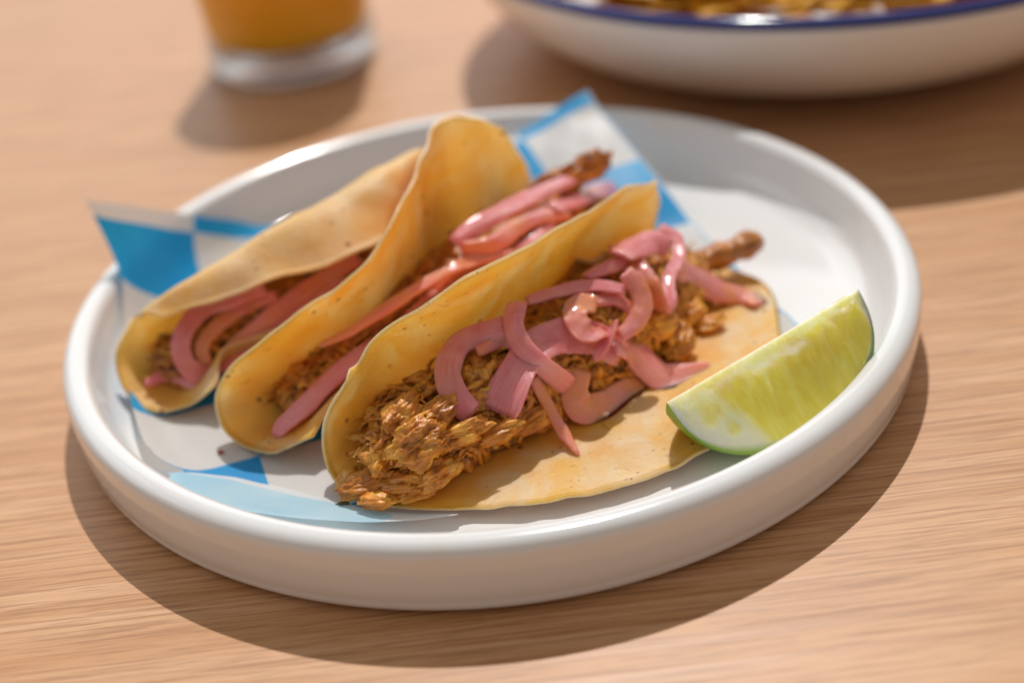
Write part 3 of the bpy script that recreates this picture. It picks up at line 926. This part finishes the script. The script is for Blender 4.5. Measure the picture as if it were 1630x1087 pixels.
labels = {
    1: 'closed taco beside the upturned paper corner, its tortilla folded over the onions',
    2: 'taco between the other two, its tortilla standing up in a tall dome',
    3: 'open taco whose lower flap lies flat beside the lime wedge',
}
shred_n = {1: 220, 2: 520, 3: 950}
shred_a = {1: (-.5, .95), 2: (-.7, .9), 3: (-.45, 1.0)}
for k in (1, 2, 3):
    g0 = np.array(TACO[k])
    c = g0.reshape(-1, 3).mean(0)
    taco = empty('taco', (float(c[0]), float(c[1]), .0069))
    tag(taco, labels[k], 'taco', 'tacos on the plate')
    tortilla(TACO[k], taco, 3.7 * k, k)
    meat_bed(k, taco, 2.3 * k)
    meat_shreds(k, taco, 40 + k, shred_n[k], shred_a[k])
    for i, (w, t0, t1, path) in enumerate(ONIONS[k]):
        g = random.Random(100 * k + i)
        sauced = {1: .7, 2: .4, 3: .22}[k]
        if k == 3 and i == 15: sauced = 1
        if k == 2 and i in (0, 2, 5): sauced = 0
        if k == 1 and i == 0: sauced = 0
        onion(path, w, t0, t1, taco, 100 * k + i, M_onion[1 if g.random() < sauced else 0])
    if k == 3:
        dims = [(.0085, .0062, .0060), (.0070, .0050, .0048), (.0080, .0036, .0030), (.0080, .0038, .0034), (.0070, .0045, .0040), (.0075, .0032, .0030),
                (.0070, .0036, .0032), (.0075, .0028, .0026), (.0065, .0042, .0040), (.0075, .0030, .0028), (.0065, .0042, .0040), (.0060, .0040, .0040),
                (.0055, .0036, .0034), (.0050, .0030, .0022), (.0055, .0030, .0022), (.0055, .0030, .0016), (.0045, .0028, .0024)]
        yaws = [.5, 1.1, .1, -.2, .5, .3, .8, .2, .9, .5, .9, .5, .8, .4, -.3, .1, .6]
        for i, c in enumerate(CHUNK3):
            c2 = (c[0], c[1], max(c[2], .0092 + dims[i][2] * .75))
            chunk(c2, dims[i], yaws[i], i + 1, taco, .72 if i != 0 else .66, -.15)
        P = spline(SAUSAGE, 26)
        x = np.linspace(0, 1, 26)
        rad = .0046 * np.clip(np.minimum(.75 + 5 * x, np.sqrt(np.clip((1 - x) * 6, .05, 1))), .3, 1) * (1 + .12 * np.sin(x * 17))
        v, f = tube(P, rad, 22, .85)
        v = np.array([q + .0011 * fbm(q, 260, 5.0) * unit(q - P[i // 22]) for i, q in enumerate(v)])
        mesh_obj('meat_chunk', v, f, M_meat, taco, attrs={'tone': np.array([.40 + .35 * fbm(q, 200, 3, 2) for q in v]).clip(0, 1)})
    if k == 2:
        for i, c in enumerate(MEATTIP2):
            chunk(c, (.0085, .0040, .0045), .7 - .2 * i, 50 + i, taco, .45, -.2)
        P = spline([(.0330, .0335, .034), (.0372, .0355, .038), (.0388, .0362, .0425)], 8)
        v, f = tube(P, np.linspace(.0022, .0005, 8), 7)
        mesh_obj('meat_chunk', v, f, M_meat, taco, attrs={'tone': np.full(len(v), .45)})

# ---------------------------------------------------------------- lime wedge
P1, P2 = np.array(LIME[0]), np.array(LIME[1])
ax = P2 - P1
ln = np.linalg.norm(ax)
ax = ax / ln
mid = (P1 + P2) / 2
# directions of the two cut faces away from the core edge
out_xy = unit(np.array([ax[1], -ax[0], 0.0]))               # towards the rim
up = unit(np.cross(out_xy, ax)); up = up if up[2] > 0 else -up
faceA = unit(-up * .80 + out_xy * .60)                       # face turned to the rim
faceB = unit(-up * .86 - out_xy * .50)                       # face turned to the taco
DEP = .0275
HL = ln / 2

def lime_prof(t):
    # half outline of the fruit: t 0..pi, x along the core, y away from it
    x = -math.cos(t)
    y = math.sin(t) ** .80
    return x * HL, y * DEP

lime = empty('lime_wedge', (float(mid[0]), float(mid[1]), .0060))
tag(lime, 'cut lime wedge with green rind leaning on the inside of the plate rim', 'lime wedge')
nt, nr = 90, 34
FV, FF, frad, fal, fpul, frn = [], [], [], [], [], []
for fi, (fd, seed) in enumerate(((faceA, 1.0), (faceB, 5.0))):
    nrm = unit(np.cross(ax, fd))
    other = faceB if fd is faceA else faceA
    if nrm @ other > 0: nrm = -nrm
    V, rad, al, pul, rn = [], [], [], [], []
    for i in range(nt):
        t = math.pi * i / (nt - 1)
        X, Y = lime_prof(t)
        for j in range(nr):
            s = (j / (nr - 1)) ** .8
            x = X * (.0 + 1.0 * s) if False else X * (1 - (1 - s) * .02)
            y = Y * s
            xr = X / HL
            # pulp area of the cut face
            edge = 1 - s
            core = .07 + .05 * nz((xr * 3, seed, 0), 1) + (.10 if -.25 < xr < .35 else 0) * (.6 + nz((xr * 7, seed, 2), 1))
            pp_ = smooth(core, core + .10, s) * smooth(.06, .13, edge * (Y / DEP + .05))
            pp_ *= smooth(-.66, -.42, xr - .35 * (s - .4) * (1 if fi == 0 else 0) + .03 * nz((s * 6, seed, 5), 1))
            pp_ *= smooth(.03, .10, 1 - xr)
            if fi == 0:
                for (bx, bs, br) in ((-.72, .40, .11), (-.60, .72, .07)):
                    dd = math.hypot((xr - bx) * 1.0, (y / DEP - bs * .75) * .75) + .035 * nz((xr * 9, y / DEP * 9, 3), 1)
                    pp_ = max(pp_, .62 * (1 - smooth(br * .45, br * 1.35, dd)))
            q = mid + ax * x + fd * y
            q = q + min(1, s * 6) * nrm * (.0010 * pp_ + .0005 * nz((x * 300, y * 60, seed), 1) * pp_ + .0012 * fbm((x * 260, y * 260, seed), 1.0, 0.0, 3) * (1 - s) ** 2)
            V.append(q); rad.append(s); al.append(t / math.pi); pul.append(pp_); rn.append(seed)
    off = len(FV)
    FF += [tuple(x + off for x in f) for f in grid_faces(nt, nr, flip=(fi == 1))]
    FV += V; frad += rad; fal += al; fpul += pul; frn += rn
na = 26
V = []
for i in range(nt):
    t = math.pi * i / (nt - 1)
    X, Y = lime_prof(t)
    for j in range(na):
        w = j / (na - 1)
        d = unit(faceA * (1 - w) + faceB * w)
        V.append(mid + ax * X + d * Y)
V = np.array(V)
off = len(FV)
FF += [tuple(x + off for x in f) for f in grid_faces(nt, na, flip=True)]
FV += list(V); frad += [1.0] * len(V); fal += [0.0] * len(V); fpul += [0.0] * len(V); frn += [0.0] * len(V)
mesh_obj('flesh', FV, FF, M_limec, lime, attrs={'rad': frad, 'along': fal, 'pulp': fpul, 'rnd': frn}, sharp=40)
V = np.array([mid + (q - mid) * 1.002 for q in V])
rind = mesh_obj('rind', V, grid_faces(nt, na, flip=True), M_limer, lime)
print('lime lowest z', V[:, 2].min(), 'max r', np.hypot(V[:, 0], V[:, 1]).max())

# ---------------------------------------------------------------- tumbler
GX, GY = -.083, .277
glass = empty('drink_tumbler', (GX, GY, 0))
tag(glass, 'clear thick-based tumbler of cloudy orange drink standing behind the plate', 'glass')
gp = [(.0409, .0141), (.0430, .05), (.0445, .100), (.0440, .1012), (.0428, .100), (.0412, .05), (.0394, .0200), (.0392, .0141)]
V, F = lathe(gp, 96)
mesh_obj('glass_wall', V + np.array([GX, GY, 0]), F, M_glass, glass)
gp = [(0, .0022), (.028, .0018), (.0325, .0006)] + arc(.0362, .0046, .0040, -85, 0, 7) + [(.0407, .0100), (.0409, .0138), (.037, .0136), (.030, .0126), (0, .0122)]
V, F = lathe(gp, 96)
mesh_obj('glass_base', V + np.array([GX, GY, 0]), F, M_gbase, glass)
dp = [(0, .0128), (.0295, .0133), (.0365, .0153), (.0388, .0202), (.0408, .05), (.0421, .088), (0, .088)]
V, F = lathe(dp, 80)
mesh_obj('drink', V + np.array([GX, GY, 0]), F, M_drink, glass, sharp=50)

# ---------------------------------------------------------------- bowl of chips
BX, BY, BR, BH = .164, .252, .164, .056
bowl = empty('chip_bowl', (BX, BY, 0))
tag(bowl, 'wide shallow white bowl with blue rim behind the plate', 'bowl')
bo = spline([(.078, .0010), (.100, .0030), (.130, .0135), (.1495, .0290), (.1580, .0420), (.1616, BH - .0035)], 26)
bi = spline([(.1580, BH - .0035), (.1540, .0425), (.1455, .0305), (.126, .0165), (.098, .0070), (0, .0050)], 26)
pr = [(0, .0012)] + [tuple(q) for q in bo] + [tuple(q) for q in bi]
V, F = lathe(pr, 160)
mesh_obj('bowl_body', V + np.array([BX, BY, 0]), F, M_bowl, bowl)
rp = [(.1614, BH - .0040)] + [(q[0], q[1]) for q in arc(.1602, BH - .0022, .0026, -30, 210, 12)] + [(.1584, BH - .0040)]
V, F = lathe(rp, 160)
mesh_obj('rim_band', V + np.array([BX, BY, 0]), F, M_blue, bowl)

def chip_mesh(seed):
    g = np.random.default_rng(seed)
    n = 12
    a = [np.array([math.cos(t), math.sin(t)]) * .030 * g.uniform(.92, 1.1) for t in (.5, 2.6, 4.7)]
    idx, V = {}, []
    for i in range(n + 1):
        for j in range(n + 1 - i):
            b = np.array([i, j, n - i - j]) / n
            q = a[0] * b[0] + a[1] * b[1] + a[2] * b[2]
            q = q * (1 + .10 * (1 - abs(b.max() - b.min())))
            z = .010 * (q[0] / .03) ** 2 * g_c[0] + .006 * q[0] * q[1] / .0009 * g_c[1] + .0012 * nz((q[0], q[1], seed), 120)
            idx[(i, j)] = len(V)
            V.append((q[0], q[1], z))
    F = []
    for i in range(n):
        for j in range(n - i):
            F.append((idx[(i, j)], idx[(i + 1, j)], idx[(i, j + 1)]))
            if j < n - i - 1:
                F.append((idx[(i + 1, j)], idx[(i + 1, j + 1)], idx[(i, j + 1)]))
    return V, F

gch = np.random.default_rng(5)
chip_meshes = []
for s in range(5):
    g_c = (gch.uniform(.3, 1.1), gch.uniform(-.7, .7))
    V, F = chip_mesh(s)
    o = mesh_obj('tortilla_chip', V, F, M_chip)
    chip_meshes.append(o)
nchips = 0
protos_used = set()
for ring, (rr, cnt, zz, a0, a1) in enumerate([(.05, 6, .030, 0, 360), (.10, 12, .030, 0, 360), (.03, 5, .048, 0, 360), (.085, 12, .048, 0, 360), (.128, 9, .044, 0, 180),
                                              (.106, 14, .0500, 190, 350), (.118, 18, .0450, 185, 355), (.129, 22, .0470, 180, 360), (.110, 17, .0560, 188, 352), (.125, 24, .0535, 184, 356)]):
    for i in range(cnt):
        t = math.radians(a0 + (a1 - a0) * (i + .5) / cnt) + gch.normal(0, .06)
        r = rr + gch.normal(0, .004)
        s = int(gch.integers(0, 5))
        src = chip_meshes[s]
        if s not in protos_used:
            o = src; protos_used.add(s)
        else:
            o = src.copy(); COL.objects.link(o)
        o.location = (BX + r * math.cos(t), BY + r * math.sin(t), zz + gch.uniform(-.002, .003))
        tilt = .10 + .4 * (r / .13) ** 2 if ring < 5 else .20
        m = Matrix.Rotation(t, 3, 'Z') @ Matrix.Rotation(-tilt + gch.normal(0, .14), 3, 'Y') @ Matrix.Rotation(gch.normal(0, .14), 3, 'X') @ Matrix.Rotation(gch.uniform(0, 6.28), 3, 'Z')
        o.rotation_euler = m.to_euler()
        o.scale = (.85, .85, .85)
        tag(o, 'golden corn tortilla chip heaped in the blue-rimmed bowl', 'tortilla chip', 'tortilla chips in the bowl')
        nchips += 1
for o in chip_meshes:
    md = o.modifiers.new('thickness', 'SOLIDIFY'); md.thickness = .0014; md.offset = 0
for o in bpy.data.objects:
    if o.name.startswith('tortilla_chip') and not o.modifiers:
        md = o.modifiers.new('thickness', 'SOLIDIFY'); md.thickness = .0014; md.offset = 0

# ---------------------------------------------------------------- crumbs
c = CRUMB[0]
o = blob('pepper_crumb', (0, 0, 0), .0008, M_red, None, 2, 2, (1.2, .8, .7), .4)
o.location = (c[0], c[1], .0064)
tag(o, 'tiny red crumb lying on a white square of the paper', 'crumb')
c = CRUMB[1]
o = blob('herb_flake', (0, 0, 0), .0012, M_herb, None, 5, 2, (1.5, .6, .35), .4)
o.location = (c[0], c[1], .0082)
tag(o, 'dark dried herb flake on a blue square of the paper', 'crumb')
